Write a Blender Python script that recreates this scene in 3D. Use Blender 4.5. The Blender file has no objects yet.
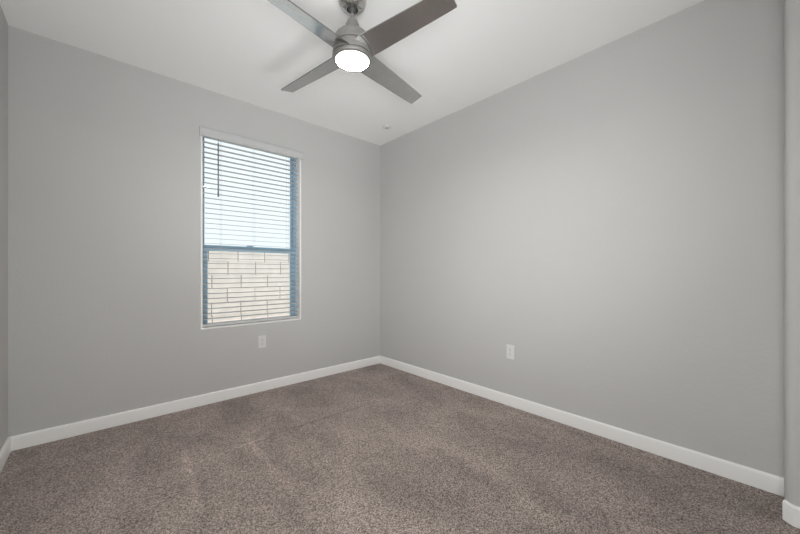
import bpy, bmesh, math, random
from mathutils import Vector, Matrix
random.seed(7)
C = bpy.context.scene.collection
SC = bpy.context.scene

# ------------------------------------------------------------------ camera
F = 331.0                       # focal length in pixels of the 800 px wide frame
YAW = math.atan2(0.742, 0.670)  # angle between the window wall's direction and the view axis
CAM_Z = 1.10
cam = bpy.data.cameras.new('camera')
cam.sensor_width = 36.0
cam.lens = 36.0 * F / 800.0
cam.shift_y = 4.0 / 800.0
cam.clip_start = 0.02
cam_o = bpy.data.objects.new('camera', cam)
C.objects.link(cam_o)
cam_o.location = (0, 0, CAM_Z)
# room axes: +X along the window wall, +Y towards the window wall
cam_o.rotation_euler = (math.pi / 2, 0, YAW - math.pi / 2)
SC.camera = cam_o

# ------------------------------------------------------------------ light
SC.view_settings.view_transform = 'Standard'
SC.view_settings.look = 'None'
SC.view_settings.gamma = 1
SC.view_settings.exposure = 0.0
SC.view_settings.use_curve_mapping = False
SC.cycles.max_bounces = 16
SC.cycles.diffuse_bounces = 10
SC.cycles.transparent_max_bounces = 16

world = bpy.data.worlds.new('sky')
SC.world = world
world.use_nodes = True
wn = world.node_tree.nodes
bg = wn['Background']
bg.inputs['Color'].default_value = (0.90, 0.96, 1.0, 1)
bg.inputs['Strength'].default_value = 1.2

sun = bpy.data.lights.new('sun', 'SUN')
sun.energy = 5.0
sun.angle = math.radians(0.6)
sun.color = (1.0, 0.97, 0.94)
sun_o = bpy.data.objects.new('sun', sun)
C.objects.link(sun_o)
sun_o.location = (0, -4, 8)
sun_o.rotation_euler = Vector((0.8, 0.28, -1.35)).to_track_quat('-Z', 'Y').to_euler()

# daylight portal filling the window opening (guides sampling, gives no light itself)
pl = bpy.data.lights.new('window_portal', 'AREA')
pl.shape = 'RECTANGLE'; pl.size = 0.86; pl.size_y = 1.62
pl.cycles.is_portal = True
pl_o = bpy.data.objects.new('window_portal', pl)
C.objects.link(pl_o)
pl_o.location = (1.036, 3.28, 1.43)
pl_o.rotation_euler = (math.radians(-90), 0, 0)

# added area fill out of view by the left wall, brightens the room
def area(name, loc, target, sx, sy, energy, color):
    l = bpy.data.lights.new(name, 'AREA'); l.shape = 'RECTANGLE'; l.size = sx; l.size_y = sy
    l.energy = energy; l.color = color
    o = bpy.data.objects.new(name, l); C.objects.link(o)
    o.location = loc
    o.rotation_euler = (Vector(target) - Vector(loc)).to_track_quat('-Z', 'Y').to_euler()
    return o
area('left_fill', (-0.35, 0.0, 0.8), (2.48, 2.2, 2.4), 0.8, 1.0, 40, (0.98, 0.995, 1.0))
def fill_spot(name, loc, target, deg, radius, energy):
    l = bpy.data.lights.new(name, 'SPOT'); l.energy = energy
    l.color = (0.98, 0.995, 1.0); l.spot_size = math.radians(deg); l.spot_blend = 1.0; l.shadow_soft_size = radius
    o = bpy.data.objects.new(name, l); C.objects.link(o); o.location = loc
    o.rotation_euler = (Vector(target) - Vector(loc)).to_track_quat('-Z', 'Y').to_euler()
# added unseen fill spots behind the camera, aimed at the upper far corner and the ceiling
fill_spot('corner_fill', (-0.2, -0.5, 0.9), (2.2, 2.2, 2.0), 80, 0.3, 160)
fill_spot('ceiling_fill', (0.6, -0.5, 0.3), (0.8, 2.4, 2.6), 60, 0.3, 106)
LAMP_STRENGTH = 200.0

# ------------------------------------------------------------------ helpers
def lin(r, g, b):
    f = lambda c: (c / 255) / 12.92 if c / 255 <= 0.04045 else ((c / 255 + 0.055) / 1.055) ** 2.4
    return (f(r), f(g), f(b), 1)

def mat(name, color, rough=0.5, metal=0.0, spec=0.5, noise=None, bump=None, aniso=0.0):
    """noise=(scale, amount) varies the colour; bump=(scale, strength, distance)"""
    m = bpy.data.materials.new(name); m.use_nodes = True
    nt = m.node_tree; N = nt.nodes; L = nt.links
    p = N['Principled BSDF']
    p.inputs['Base Color'].default_value = color
    p.inputs['Roughness'].default_value = rough
    p.inputs['Metallic'].default_value = metal
    p.inputs['Specular IOR Level'].default_value = spec
    p.inputs['Anisotropic'].default_value = aniso
    tc = N.new('ShaderNodeTexCoord')
    if noise:
        n = N.new('ShaderNodeTexNoise'); n.inputs['Scale'].default_value = noise[0]
        n.inputs['Detail'].default_value = 5
        L.new(tc.outputs['Object'], n.inputs['Vector'])
        r = N.new('ShaderNodeValToRGB')
        a = noise[1]
        r.color_ramp.elements[0].position = 0.3; r.color_ramp.elements[1].position = 0.7
        r.color_ramp.elements[0].color = tuple(c * (1 - a) for c in color[:3]) + (1,)
        r.color_ramp.elements[1].color = tuple(min(1, c * (1 + a)) for c in color[:3]) + (1,)
        L.new(n.outputs['Fac'], r.inputs['Fac']); L.new(r.outputs['Color'], p.inputs['Base Color'])
    if bump:
        n2 = N.new('ShaderNodeTexNoise'); n2.inputs['Scale'].default_value = bump[0]
        n2.inputs['Detail'].default_value = 4
        L.new(tc.outputs['Object'], n2.inputs['Vector'])
        b = N.new('ShaderNodeBump'); b.inputs['Strength'].default_value = bump[1]
        b.inputs['Distance'].default_value = bump[2]
        L.new(n2.outputs['Fac'], b.inputs['Height']); L.new(b.outputs['Normal'], p.inputs['Normal'])
    return m

def obj(name, bm, m, parent=None, smooth=False, bevel=0.0, loc=None, seg=2):
    me = bpy.data.meshes.new(name)
    if bevel:
        bmesh.ops.remove_doubles(bm, verts=bm.verts, dist=1e-6)
        es = [e for e in bm.edges if len(e.link_faces) == 2 and e.calc_face_angle(0) > 0.6]
        bmesh.ops.bevel(bm, geom=es, offset=bevel, segments=seg, profile=0.5, affect='EDGES', clamp_overlap=True)
    bmesh.ops.recalc_face_normals(bm, faces=bm.faces)
    bm.to_mesh(me); bm.free()
    if smooth:
        me.polygons.foreach_set('use_smooth', [True] * len(me.polygons))
        me.set_sharp_from_angle(angle=math.radians(38))
    me.materials.append(m)
    o = bpy.data.objects.new(name, me); C.objects.link(o)
    if parent: o.parent = parent
    if loc: o.location = loc
    return o

def struct(name, bm, m, **k):
    o = obj(name, bm, m, **k); o['kind'] = 'structure'; return o

def empty(name, loc=(0, 0, 0), rz=0.0):
    o = bpy.data.objects.new(name, None); C.objects.link(o)
    o.location = loc; o.rotation_euler = (0, 0, rz); o.empty_display_size = 0.05
    return o

def tag(o, label, cat, group=None, kind=None):
    o['label'] = label; o['category'] = cat
    if group: o['group'] = group
    if kind: o['kind'] = kind

def box(bm, x0, x1, y0, y1, z0, z1):
    v = [bm.verts.new(p) for p in ((x0, y0, z0), (x1, y0, z0), (x1, y1, z0), (x0, y1, z0),
                                   (x0, y0, z1), (x1, y0, z1), (x1, y1, z1), (x0, y1, z1))]
    for f in ((0, 3, 2, 1), (4, 5, 6, 7), (0, 1, 5, 4), (1, 2, 6, 5), (2, 3, 7, 6), (3, 0, 4, 7)):
        bm.faces.new([v[i] for i in f])
    return v

def BB(*a):
    bm = bmesh.new(); box(bm, *a); return bm

def lathe(bm, prof, n=64, cx=0, cy=0, cap=True):
    rings = []
    for r, z in prof:
        if r < 1e-6: rings.append([bm.verts.new((cx, cy, z))])
        else: rings.append([bm.verts.new((cx + r * math.cos(2 * math.pi * i / n), cy + r * math.sin(2 * math.pi * i / n), z)) for i in range(n)])
    for a, b in zip(rings, rings[1:]):
        for i in range(n):
            j = (i + 1) % n
            if len(a) == 1: bm.faces.new((a[0], b[i], b[j]))
            elif len(b) == 1: bm.faces.new((a[i], a[j], b[0]))
            else: bm.faces.new((a[i], a[j], b[j], b[i]))
    if cap:
        for r in (rings[0], rings[-1]):
            if len(r) > 1: bm.faces.new(r)
    return bm

def sweep(path, prof, closed_ends=True):
    """sweep a profile [(outward, z)] along a 2D path with mitred corners; outward = left of travel"""
    bm = bmesh.new(); rows = []
    n = len(path)
    for i, p in enumerate(path):
        p = Vector(p)
        d0 = (p - Vector(path[i - 1])).normalized() if i > 0 else None
        d1 = (Vector(path[i + 1]) - p).normalized() if i < n - 1 else None
        if d0 is None: d0 = d1
        if d1 is None: d1 = d0
        n0 = Vector((-d0.y, d0.x)); n1 = Vector((-d1.y, d1.x))
        m = (n0 + n1); m = m / m.dot(n0)
        rows.append([bm.verts.new((p.x + m.x * o, p.y + m.y * o, z)) for o, z in prof])
    k = len(prof)
    for a, b in zip(rows, rows[1:]):
        for i in range(k):
            j = (i + 1) % k
            bm.faces.new((a[i], a[j], b[j], b[i]))
    bm.faces.new(rows[0]); bm.faces.new(rows[-1])
    return bm

# ------------------------------------------------------------------ materials
M_WALL = mat('wall_paint', (0.53, 0.53, 0.524, 1), 0.6, spec=0.3, noise=(1.2, 0.015), bump=(70, 0.5, 0.0018))
M_CEIL = mat('ceiling_paint', (0.88, 0.88, 0.875, 1), 0.8, spec=0.2, bump=(60, 0.3, 0.0015))
M_TRIM = mat('trim_paint', (0.86, 0.86, 0.85, 1), 0.35, spec=0.4, bump=(30, 0.05, 0.001))
M_PLATE = mat('white_plastic', (0.70, 0.70, 0.69, 1), 0.35, noise=(20, 0.01))
M_DARK = mat('dark_recess', (0.05, 0.05, 0.05, 1), 0.6, noise=(30, 0.1))
M_BLIND = mat('blind_slat', (0.55, 0.56, 0.56, 1), 0.45, noise=(8, 0.02))
M_CORD = mat('blind_cord', (0.62, 0.62, 0.60, 1), 0.8, noise=(60, 0.05))
M_WAND = mat('wand_plastic', (0.16, 0.17, 0.18, 1), 0.2, noise=(60, 0.05))
M_FRAME = mat('sky_tinted_vinyl', lin(158, 190, 210), 0.45, noise=(12, 0.03))  # blue sky cast on the white vinyl is put into the base colour
M_NICKEL = mat('brushed_nickel', (0.38, 0.37, 0.355, 1), 0.62, metal=1.0, noise=(40, 0.04))
M_CHROME = mat('polished_nickel', (0.58, 0.57, 0.55, 1), 0.10, metal=1.0, noise=(10, 0.02))
M_BLADE = mat('silver_blade', (0.50, 0.505, 0.50, 1), 0.15, metal=0.93, noise=(25, 0.04))
M_BLOCK = mat('block_face', lin(224, 216, 209), 0.9, spec=0.1, noise=(6, 0.07), bump=(120, 0.4, 0.003))
M_MORTAR = mat('block_joint', lin(62, 54, 50), 0.95, noise=(20, 0.1))
M_GROUND = mat('yard_gravel', lin(200, 194, 186), 0.95, noise=(25, 0.15), bump=(60, 0.8, 0.01))
M_STUCCO = mat('stucco', lin(190, 180, 168), 0.95, noise=(10, 0.05), bump=(60, 0.5, 0.004))

def carpet_mat():
    m = bpy.data.materials.new('carpet_pile'); m.use_nodes = True
    N = m.node_tree.nodes; L = m.node_tree.links
    p = N['Principled BSDF']; p.inputs['Roughness'].default_value = 1.0
    p.inputs['Specular IOR Level'].default_value = 0.05
    p.inputs['Sheen Weight'].default_value = 0.15
    tc = N.new('ShaderNodeTexCoord')
    # tufts: cells of different yarn shades
    v = N.new('ShaderNodeTexVoronoi'); v.inputs['Scale'].default_value = 215
    L.new(tc.outputs['Object'], v.inputs['Vector'])
    sep = N.new('ShaderNodeSeparateColor'); L.new(v.outputs['Color'], sep.inputs['Color'])
    n1 = N.new('ShaderNodeTexNoise'); n1.inputs['Scale'].default_value = 180; n1.inputs['Detail'].default_value = 6
    n1.inputs['Roughness'].default_value = 0.7
    L.new(tc.outputs['Object'], n1.inputs['Vector'])
    mx = N.new('ShaderNodeMath'); mx.operation = 'MULTIPLY_ADD'
    mx.inputs[1].default_value = 0.36
    L.new(sep.outputs['Red'], mx.inputs[0]); L.new(n1.outputs['Fac'], mx.inputs[2])
    r = N.new('ShaderNodeValToRGB')
    e = r.color_ramp.elements
    e[0].position = 0.44; e[0].color = (0.065, 0.050, 0.045, 1)
    e[1].position = 0.92; e[1].color = (0.78, 0.67, 0.62, 1)
    k = e.new(0.66); k.color = (0.36, 0.293, 0.265, 1)
    L.new(mx.outputs[0], r.inputs['Fac'])
    # brushed patches where the pile leans: large soft variation
    mp = N.new('ShaderNodeMapping'); mp.inputs['Scale'].default_value = (1.0, 0.55, 1)
    mp.inputs['Rotation'].default_value = (0, 0, math.radians(28))
    L.new(tc.outputs['Object'], mp.inputs['Vector'])
    n2 = N.new('ShaderNodeTexNoise'); n2.inputs['Scale'].default_value = 3.2; n2.inputs['Detail'].default_value = 5
    n2.inputs['Roughness'].default_value = 0.55; n2.inputs['Distortion'].default_value = 0.6
    L.new(mp.outputs['Vector'], n2.inputs['Vector'])
    mr = N.new('ShaderNodeMapRange'); mr.inputs['From Min'].default_value = 0.32; mr.inputs['From Max'].default_value = 0.68
    mr.inputs['To Min'].default_value = 0.82; mr.inputs['To Max'].default_value = 1.24
    L.new(n2.outputs['Fac'], mr.inputs['Value'])
    mul = N.new('ShaderNodeMix'); mul.data_type = 'RGBA'; mul.blend_type = 'MULTIPLY'
    mul.inputs['Factor'].default_value = 1.0
    L.new(r.outputs['Color'], mul.inputs['A']); L.new(mr.outputs['Result'], mul.inputs['B'])
    # vacuum and furniture tracks: narrow bands where the pile has been brushed over
    col = mul.outputs['Result']
    for x0, y0, x1, y1, w, amt in [(0.374, 2.19, 0.806, 2.226, 0.014, 0.28), (0.806, 2.226, 1.765, 2.205, 0.014, -0.22), (0.379, 2.476, 0.334, 1.668, 0.024, 0.22), (0.716, 2.343, 0.706, 1.55, 0.026, 0.20), (1.534, 1.415, 1.493, 0.791, 0.06, -0.12)]:
        ln = math.hypot(x1 - x0, y1 - y0)
        tm = N.new('ShaderNodeMapping'); tm.vector_type = 'TEXTURE'
        tm.inputs['Location'].default_value = ((x0 + x1) / 2, (y0 + y1) / 2, 0)
        tm.inputs['Rotation'].default_value = (0, 0, math.atan2(y1 - y0, x1 - x0))
        tm.inputs['Scale'].default_value = (ln / 2, w, 1)
        L.new(tc.outputs['Object'], tm.inputs['Vector'])
        wob = N.new('ShaderNodeVectorMath'); wob.operation = 'MULTIPLY_ADD'
        wob.inputs[1].default_value = (0.15, 0.9, 0); L.new(n2.outputs['Color'], wob.inputs[0]); L.new(tm.outputs['Vector'], wob.inputs[2])
        sx = N.new('ShaderNodeSeparateXYZ'); L.new(wob.outputs[0], sx.inputs[0])
        fac = None
        for ax, off, pw in (('X', 0.08, 6), ('Y', 0.45, 2)):
            a1 = N.new('ShaderNodeMath'); a1.operation = 'SUBTRACT'; a1.inputs[1].default_value = off; L.new(sx.outputs[ax], a1.inputs[0])
            a0 = N.new('ShaderNodeMath'); a0.operation = 'ABSOLUTE'; L.new(a1.outputs[0], a0.inputs[0])
            a2 = N.new('ShaderNodeMath'); a2.operation = 'POWER'; a2.inputs[1].default_value = pw; L.new(a0.outputs[0], a2.inputs[0])
            a3 = N.new('ShaderNodeMath'); a3.operation = 'SUBTRACT'; a3.use_clamp = True; a3.inputs[0].default_value = 1; L.new(a2.outputs[0], a3.inputs[1])
            if fac is None: fac = a3
            else:
                m2 = N.new('ShaderNodeMath'); m2.operation = 'MULTIPLY'; L.new(fac.outputs[0], m2.inputs[0]); L.new(a3.outputs[0], m2.inputs[1]); fac = m2
        g = N.new('ShaderNodeMath'); g.operation = 'MULTIPLY_ADD'; g.inputs[1].default_value = amt; g.inputs[2].default_value = 1.0
        L.new(fac.outputs[0], g.inputs[0])
        q = N.new('ShaderNodeMix'); q.data_type = 'RGBA'; q.blend_type = 'MULTIPLY'; q.inputs['Factor'].default_value = 1.0
        L.new(col, q.inputs['A']); L.new(g.outputs[0], q.inputs['B']); col = q.outputs['Result']
    L.new(col, p.inputs['Base Color'])
    # bump
    b = N.new('ShaderNodeBump'); b.inputs['Strength'].default_value = 1.0; b.inputs['Distance'].default_value = 0.010
    L.new(mx.outputs[0], b.inputs['Height'])
    L.new(b.outputs['Normal'], p.inputs['Normal'])
    return m
M_CARPET = carpet_mat()

def glass_mat():
    m = bpy.data.materials.new('window_glass'); m.use_nodes = True
    N = m.node_tree.nodes; L = m.node_tree.links
    N.remove(N['Principled BSDF'])
    t = N.new('ShaderNodeBsdfTransparent'); t.inputs['Color'].default_value = (0.96, 0.98, 0.98, 1)
    g = N.new('ShaderNodeBsdfGlossy'); g.inputs['Roughness'].default_value = 0.01
    fr = N.new('ShaderNodeFresnel'); fr.inputs['IOR'].default_value = 1.45
    mx = N.new('ShaderNodeMixShader')
    L.new(fr.outputs[0], mx.inputs[0]); L.new(t.outputs[0], mx.inputs[1]); L.new(g.outputs[0], mx.inputs[2])
    L.new(mx.outputs[0], N['Material Output'].inputs['Surface'])
    return m
M_GLASS = glass_mat()

def lamp_mat():
    m = bpy.data.materials.new('lit_diffuser'); m.use_nodes = True
    p = m.node_tree.nodes['Principled BSDF']
    p.inputs['Base Color'].default_value = (0.9, 0.9, 0.88, 1)
    p.inputs['Emission Color'].default_value = (1.0, 0.95, 0.88, 1)
    p.inputs['Emission Strength'].default_value = LAMP_STRENGTH
    return m
M_LAMP = lamp_mat()

# ------------------------------------------------------------------ room shell
XL, XR, YB, YF, H = -0.421, 2.48, 3.10, -1.25, 2.60
XP, YP = 2.224, -0.057           # the wall corner at the right edge of the picture
T = 0.16
WX0, WX1, WZ0, WZ1 = 0.605, 1.474, 0.622, 2.280

struct('floor', BB(XL - T, XR + 0.3, YF - T, YB + T, -0.12, 0.0), M_CARPET)
struct('ceiling', BB(XL - T, XR + 0.3, YF - T, YB + T, H, H + 0.15), M_CEIL)
struct('wall_left', BB(XL - T, XL, YF - T, YB + T, 0, H), M_WALL)
struct('wall_right', BB(XR, XR + T, YP - 0.02, YB + T, 0, H), M_WALL)
struct('wall_front', BB(XL, XR + 0.3, YF - T, YF, 0, H), M_WALL)

def wall_window():
    bm = bmesh.new()
    x0, x1, z0, z1 = XL, XR, 0, H
    a, b = YB, YB + T
    def ring(y):
        o = [bm.verts.new((x, y, z)) for x, z in ((x0, z0), (x1, z0), (x1, z1), (x0, z1))]
        i = [bm.verts.new((x, y, z)) for x, z in ((WX0, WZ0), (WX1, WZ0), (WX1, WZ1), (WX0, WZ1))]
        return o, i
    fo, fi = ring(a); bo, bi = ring(b)
    for k in range(4):
        j = (k + 1) % 4
        bm.faces.new((fo[k], fo[j], fi[j], fi[k]))
        bm.faces.new((bo[k], bi[k], bi[j], bo[j]))
        bm.faces.new((fi[k], fi[j], bi[j], bi[k]))
        bm.faces.new((fo[k], bo[k], bo[j], fo[j]))
    es = [e for e in bm.edges if all(v in fi for v in e.verts)]
    bmesh.ops.bevel(bm, geom=es, offset=0.013, segments=5, profile=0.5, affect='EDGES')
    return bm
struct('wall_back', wall_window(), M_WALL, smooth=True)
# white lining of the window recess
bm = bmesh.new()
l0, l1, e = YB - 0.0015, YB + 0.095, 0.013
box(bm, WX0 - 0.002, WX0 + e, l0, l1, WZ0 - 0.002, WZ1)
box(bm, WX1 - e, WX1 + 0.002, l0, l1, WZ0 - 0.002, WZ1)
box(bm, WX0 + e, WX1 - e, l0, l1, WZ0 - 0.002, WZ0 + 0.010)
struct('trim_1', bm, M_TRIM, bevel=0.003)

# wall corner at the right edge, with a rounded vertical edge
bm = bmesh.new(); box(bm, XP, XR + 0.3, YF, YP, 0, H)
es = [e for e in bm.edges if all(abs(v.co.x - XP) < 1e-5 and abs(v.co.y - YP) < 1e-5 for v in e.verts)]
bmesh.ops.bevel(bm, geom=es, offset=0.032, segments=10, profile=0.5, affect='EDGES')
struct('wall_corner', bm, M_WALL, smooth=True)

# baseboards: profile outward from the wall
BH, BT = 0.088, 0.014
prof = [(0, 0.001), (BT, 0.001), (BT, BH - 0.012), (BT - 0.0015, BH - 0.005), (BT - 0.005, BH - 0.001), (BT - 0.008, BH), (0, BH)]
def baseboard(name, path):
    struct(name, sweep(path, prof), M_TRIM, smooth=True)
baseboard('baseboard_left', [(XL, YB), (XL, YF)])
baseboard('baseboard_back', [(XR, YB), (XL, YB)])
baseboard('baseboard_right', [(XR, YP), (XR, YB)])
baseboard('baseboard_corner', [(XP, YF), (XP, YP - 0.0257), (XP + 0.0257, YP)])
baseboard('baseboard_front', [(XL, YF), (XP, YF)])

# ------------------------------------------------------------------ window
win = empty('window_1', ((WX0 + WX1) / 2, YB + 0.10, WZ0)); win['kind'] = 'structure'
wc = win.location
def wbox(bm, x0, x1, y0, y1, z0, z1):
    box(bm, x0 - wc.x, x1 - wc.x, y0 - wc.y, y1 - wc.y, z0 - wc.z, z1 - wc.z)
def frame(bm, x0, x1, z0, z1, y0, y1, wl, wr, wb, wt):
    wbox(bm, x0, x0 + wl, y0, y1, z0, z1)
    wbox(bm, x1 - wr, x1, y0, y1, z0, z1)
    wbox(bm, x0 + wl, x1 - wr, y0, y1, z0, z0 + wb)
    wbox(bm, x0 + wl, x1 - wr, y0, y1, z1 - wt, z1)
ZM = 1.299
bm = bmesh.new(); frame(bm, WX0, WX1, WZ0, WZ1, YB + 0.095, YB + 0.155, 0.040, 0.034, 0.015, 0.022)
obj('window_frame', bm, M_FRAME, win)
bm = bmesh.new(); frame(bm, WX0 + 0.040, WX1 - 0.034, ZM - 0.022, WZ1 - 0.022, YB + 0.128, YB + 0.150, 0.012, 0.016, 0.035, 0.008)
us = obj('upper_sash', bm, M_FRAME, win, bevel=0.001)
bm = bmesh.new(); wbox(bm, WX0 + 0.05, WX1 - 0.055, YB + 0.138, YB + 0.141, ZM, WZ1 - 0.026)
obj('glass_pane', bm, M_GLASS, us)
bm = bmesh.new(); frame(bm, WX0 + 0.032, WX1 - 0.032, WZ0 + 0.010, ZM + 0.024, YB + 0.100, YB + 0.126, 0.038, 0.030, 0.020, 0.046)
ls = obj('lower_sash', bm, M_FRAME, win, bevel=0.001)
bm = bmesh.new(); wbox(bm, WX0 + 0.06, WX1 - 0.056, YB + 0.112, YB + 0.115, WZ0 + 0.045, ZM - 0.01)
obj('glass_pane', bm, M_GLASS, ls)
bm = bmesh.new(); wbox(bm, 1.00, 1.05, YB + 0.096, YB + 0.122, ZM + 0.020, ZM + 0.034); wbox(bm, 1.012, 1.028, YB + 0.084, YB + 0.100, ZM + 0.022, ZM + 0.031)
obj('sash_lock', bm, M_FRAME, ls, bevel=0.001)

# ------------------------------------------------------------------ venetian blind
bl = empty('window_blind', ((WX0 + WX1) / 2, YB + 0.045, WZ0 + 0.014))
tag(bl, 'white horizontal slat blind with open slats hanging in the window', 'window blind')
bc = bl.location
def bbox(bm, x0, x1, y0, y1, z0, z1):
    box(bm, x0 - bc.x, x1 - bc.x, y0 - bc.y, y1 - bc.y, z0 - bc.z, z1 - bc.z)
# valance: moulded front board with short returns to the wall
bm = bmesh.new()
vp = [(0.0, 0.0), (0.0, 0.010), (0.003, 0.014), (0.003, 0.056), (0.0, 0.062), (-0.002, 0.071), (-0.012, 0.071), (-0.012, 0.0)]
VX0, VX1, VY, VZ = WX0 - 0.010, WX1 + 0.012, YB - 0.022, 2.206
vz = VZ
rows = []
for x in (VX0, VX1):
    rows.append([bm.verts.new((x - bc.x, VY - o - bc.y, vz + z - bc.z)) for o, z in vp])
for i in range(len(vp)):
    j = (i + 1) % len(vp)
    bm.faces.new((rows[0][i], rows[0][j], rows[1][j], rows[1][i]))
bm.faces.new(rows[0]); bm.faces.new(rows[1])
bbox(bm, VX0, VX0 + 0.008, VY + 0.012, YB - 0.0005, vz, vz + 0.071)
bbox(bm, VX1 - 0.008, VX1, VY + 0.012, YB - 0.0005, vz, vz + 0.071)
obj('valance', bm, M_BLIND, bl)
bm = bmesh.new(); bbox(bm, WX0 + 0.014, WX1 - 0.014, YB + 0.018, YB + 0.070, 2.243, WZ1 - 0.004)
obj('headrail', bm, M_BLIND, bl, bevel=0.002)
# slats
SX0, SX1 = WX0 + 0.017, WX1 - 0.017
ys = YB + 0.046
bm = bmesh.new()
z = 2.220
PITCH = 0.0423
zs = []
while z > WZ0 + 0.062:
    zs.append(z); z -= PITCH
for z in zs:
    tilt = math.radians(4)
    nseg = 6; W = 0.050; th = 0.0026
    top0, top1, bot0, bot1 = [], [], [], []
    for i in range(nseg + 1):
        t = i / nseg - 0.5
        yy = ys + t * W * math.cos(tilt)
        zz = z + t * W * math.sin(tilt) + 0.0018 * (1 - (2 * t) ** 2)
        for lst, x, dz in ((top0, SX0, th / 2), (top1, SX1, th / 2), (bot0, SX0, -th / 2), (bot1, SX1, -th / 2)):
            lst.append(bm.verts.new((x - bc.x, yy - bc.y, zz + dz - bc.z)))
    for i in range(nseg):
        bm.faces.new((top0[i], top1[i], top1[i + 1], top0[i + 1]))
        bm.faces.new((bot0[i], bot0[i + 1], bot1[i + 1], bot1[i]))
        bm.faces.new((top0[i], top0[i + 1], bot0[i + 1], bot0[i]))
        bm.faces.new((top1[i], bot1[i], bot1[i + 1], top1[i + 1]))
    bm.faces.new((top0[0], bot0[0], bot1[0], top1[0]))
    bm.faces.new((top0[-1], top1[-1], bot1[-1], bot0[-1]))
obj('slat_stack', bm, M_BLIND, bl)
bm = bmesh.new(); bbox(bm, SX0, SX1, ys - 0.025, ys + 0.025, WZ0 + 0.014, WZ0 + 0.034)
obj('bottom_rail', bm, M_BLIND, bl, bevel=0.003)
for x in (WX0 + 0.16, (WX0 + WX1) / 2, WX1 - 0.12):
    bm = bmesh.new()
    for yy in (ys - 0.0265, ys + 0.0265):
        bbox(bm, x - 0.0008, x + 0.0008, yy - 0.0006, yy + 0.0006, WZ0 + 0.02, WZ1 - 0.04)
    for z in zs:      # ladder rungs under each slat
        bbox(bm, x - 0.0006, x + 0.0006, ys - 0.026, ys + 0.026, z - 0.0030, z - 0.0020)
    obj('ladder_cord', bm, M_CORD, bl)
bm = bmesh.new()
lathe(bm, [(0.0015, 2.215), (0.0015, 2.185), (0.005, 2.18), (0.005, 1.775), (0.0062, 1.77), (0.0062, 1.73), (0.003, 1.725)], n=8)
for v in bm.verts: v.co += Vector((0.735 - bc.x, YB + 0.006 - bc.y, -bc.z))
obj('tilt_wand', bm, M_WAND, bl, smooth=True)['label'] = 'dark grey tilt wand'

# ------------------------------------------------------------------ ceiling fan
FX, FY, FZ, FR, FTH, FP = 0.994, 1.479, 2.258, 0.600, 0.181, -0.28
fan = empty('ceiling_fan', (FX, FY, 2.216))
tag(fan, 'brushed nickel ceiling fan with four grey blades and a lit round lamp', 'ceiling fan')
fz = 2.216
def fl(name, pr, m, n=72, parent=fan, **k):
    bm = lathe(bmesh.new(), [(r, z - fz) for r, z in pr], n=n)
    return obj(name, bm, m, parent, smooth=True, **k)
fl('canopy', [(0.076, H - 0.001), (0.076, 2.552), (0.074, 2.530), (0.068, 2.513), (0.056, 2.499), (0.042, 2.492), (0.030, 2.490), (0.028, 2.497), (0.027, 2.52)], M_CHROME)
fl('hanger_ball', [(0.010, 2.468), (0.018, 2.477), (0.0245, 2.491), (0.026, 2.506), (0.020, 2.516)], M_DARK)['label'] = 'dark hanger ball'
fl('downrod', [(0.0100, 2.42), (0.0100, 2.49)], M_NICKEL, n=32)
fl('rod_collar', [(0.0, 2.431), (0.024, 2.431), (0.0290, 2.428), (0.0300, 2.415), (0.0335, 2.414), (0.0355, 2.411), (0.0355, 2.377), (0.0300, 2.376), (0.0300, 2.362), (0.0, 2.362)], M_NICKEL)
fl('motor_housing', [(0.0, 2.366), (0.045, 2.366), (0.064, 2.362), (0.080, 2.354), (0.090, 2.343), (0.0960, 2.328), (0.098, 2.310), (0.098, 2.292), (0.093, 2.291), (0.093, 2.285), (0, 2.285)], M_NICKEL)
fl('blade_hub', [(0, 2.288), (0.0975, 2.288), (0.099, 2.286), (0.1035, 2.260), (0.1045, 2.241), (0.104, 2.240), (0.098, 2.240), (0.098, 2.233), (0, 2.233)], M_NICKEL)
lk = fl('light_ring', [(0, 2.235), (0.1035, 2.235), (0.1055, 2.233), (0.1055, 2.226), (0.1030, 2.220), (0.098, 2.2175), (0.090, 2.2165), (0.0870, 2.2165), (0.0870, 2.224), (0, 2.224)], M_NICKEL)
fl('lamp_diffuser', [(0.0866, 2.2235), (0.0866, 2.2195), (0.084, 2.2185), (0.075, 2.2175), (0.05, 2.2165), (0.02, 2.216), (0, 2.216)], M_LAMP, parent=lk)['label'] = 'lit white lamp diffuser'
for k in range(4):
    th = FTH + k * math.pi / 2
    R0, R1, w0, w1, t = 0.072, FR, 0.126, 0.093, 0.006
    bm = bmesh.new()
    pts = []
    ns = 10
    for i in range(ns + 1):
        r = R0 + (R1 - R0) * i / ns
        w = w0 + (w1 - w0) * max(0, (r - 0.1)) / (R1 - 0.1)
        pts.append((r, -w / 2))
    rc = 0.006
    pts[-1] = (R1 - rc, pts[-1][1]); yy = pts[-1][1]
    pts.append((R1 - 0.002, yy + 0.002)); pts.append((R1, yy + rc))
    full = pts + [(r, -w) for r, w in reversed(pts)]
    top = [bm.verts.new((r, u, t / 2)) for r, u in full]
    bot = [bm.verts.new((r, u, -t / 2)) for r, u in full]
    bm.faces.new(top); bm.faces.new(list(reversed(bot)))
    for i in range(len(full)):
        j = (i + 1) % len(full)
        bm.faces.new((top[i], bot[i], bot[j], top[j]))
    for v in bm.verts:
        x, u, z = v.co
        y2 = u * math.cos(FP) - z * math.sin(FP); z2 = u * math.sin(FP) + z * math.cos(FP)
        v.co = Vector((x * math.cos(th) - y2 * math.sin(th), x * math.sin(th) + y2 * math.cos(th), z2 + FZ - fz))
    b = obj('blade', bm, M_BLADE, fan)

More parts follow.
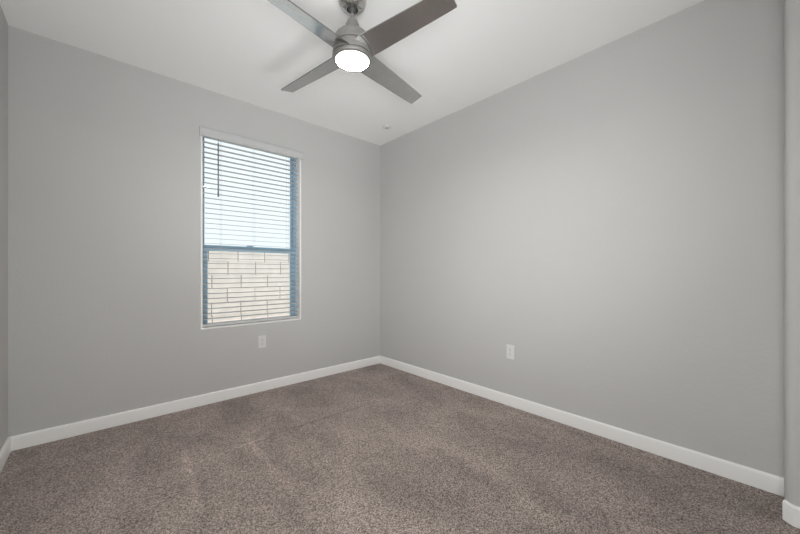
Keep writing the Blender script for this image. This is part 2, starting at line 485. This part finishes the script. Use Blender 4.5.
# ------------------------------------------------------------------ fire sprinkler on the ceiling
sp = empty('ceiling_sprinkler', (2.19, 2.63, H))
tag(sp, 'small white round sprinkler head on the ceiling near the room corner', 'fire sprinkler')
obj('cover_plate', lathe(bmesh.new(), [(0.030, 0), (0.030, -0.010), (0.044, -0.011), (0.0465, -0.014), (0.0455, -0.018), (0.038, -0.022), (0.020, -0.024), (0.012, -0.0245), (0.011, -0.021), (0, -0.021)], n=48), M_PLATE, sp, smooth=True)
bm = lathe(bmesh.new(), [(0.0085, -0.0205), (0.0085, -0.0235), (0.005, -0.025), (0, -0.025)], n=24)
obj('nozzle', bm, M_DARK, sp, smooth=True)['label'] = 'dark nozzle in the centre'

# ------------------------------------------------------------------ wall outlets
def outlet(loc, rz, label):
    r = empty('wall_outlet', loc, rz)       # local -y points into the room
    tag(r, label, 'power outlet', group='duplex power outlets on the walls')
    bm = BB(-0.035, 0.035, -0.0055, 0.0, -0.0575, 0.0575)
    obj('cover_plate', bm, M_PLATE, r, bevel=0.0022)
    for s in (-1, 1):
        zc = s * 0.0195
        bm = bmesh.new()
        n = 24; fr, bk = [], []
        for i in range(n):
            a = 2 * math.pi * i / n
            x = 0.0172 * math.cos(a); zz = max(-0.0142, min(0.0142, 0.0172 * math.sin(a)))
            fr.append(bm.verts.new((x, -0.0078, zc + zz))); bk.append(bm.verts.new((x, -0.004, zc + zz)))
        bm.faces.new(fr); bm.faces.new(list(reversed(bk)))
        for i in range(n):
            j = (i + 1) % n
            bm.faces.new((fr[i], bk[i], bk[j], fr[j]))
        f = obj('receptacle', bm, M_PLATE, r)
        bm = bmesh.new()
        box(bm, -0.0075, -0.0055, -0.0081, -0.007, zc - 0.001, zc + 0.008)
        box(bm, 0.0055, 0.0075, -0.0081, -0.007, zc - 0.001, zc + 0.007)
        lb = bmesh.ops.create_cone(bm, cap_ends=True, segments=12, radius1=0.0024, radius2=0.0024, depth=0.0012,
                                   matrix=Matrix.Translation((0, -0.0076, zc - 0.007)) @ Matrix.Rotation(math.pi / 2, 4, 'X'))
        obj('slot', bm, M_DARK, f)['label'] = 'dark plug slots'
    bm = bmesh.new()
    bmesh.ops.create_cone(bm, cap_ends=True, segments=16, radius1=0.003, radius2=0.0026, depth=0.0014,
                          matrix=Matrix.Translation((0, -0.0061, 0)) @ Matrix.Rotation(math.pi / 2, 4, 'X'))
    obj('screw', bm, M_NICKEL, r)
    return r
outlet((1.095, YB, 0.453), 0, 'white duplex power outlet on the wall below the window')
outlet((XR, 1.400, 0.440), -math.pi / 2, 'white duplex power outlet low on the windowless right wall')

# ------------------------------------------------------------------ outdoors
struct('ground', BB(-8, 11, YB + T, 16, -0.30, -0.16), M_GROUND)
bw = empty('block_wall', (1.5, 5.40, -0.16))
tag(bw, 'tan concrete block garden wall seen through the lower window', 'garden wall')
BY = 5.40
core = BB(-5.5, 6.5, 0.008, 0.150, 0.0, 1.594); obj('mortar', core, M_MORTAR, bw)
bm = bmesh.new()
for row in range(8):
    z0 = row * 0.2
    off = (0.10, 0.04, 0.10, 0.09, -0.10, 0.095, -0.09, 0.05)[row]
    for k in range(-14, 16):
        x0 = off + k * 0.4
        j = 0.0050
        hz = 0.0009
        c = random.uniform(-0.0015, 0.0015)
        box(bm, x0 + j, x0 + 0.4 - j, c, 0.155, z0 + hz, z0 + 0.2 - hz)
obj('block_courses', bm, M_BLOCK, bw)
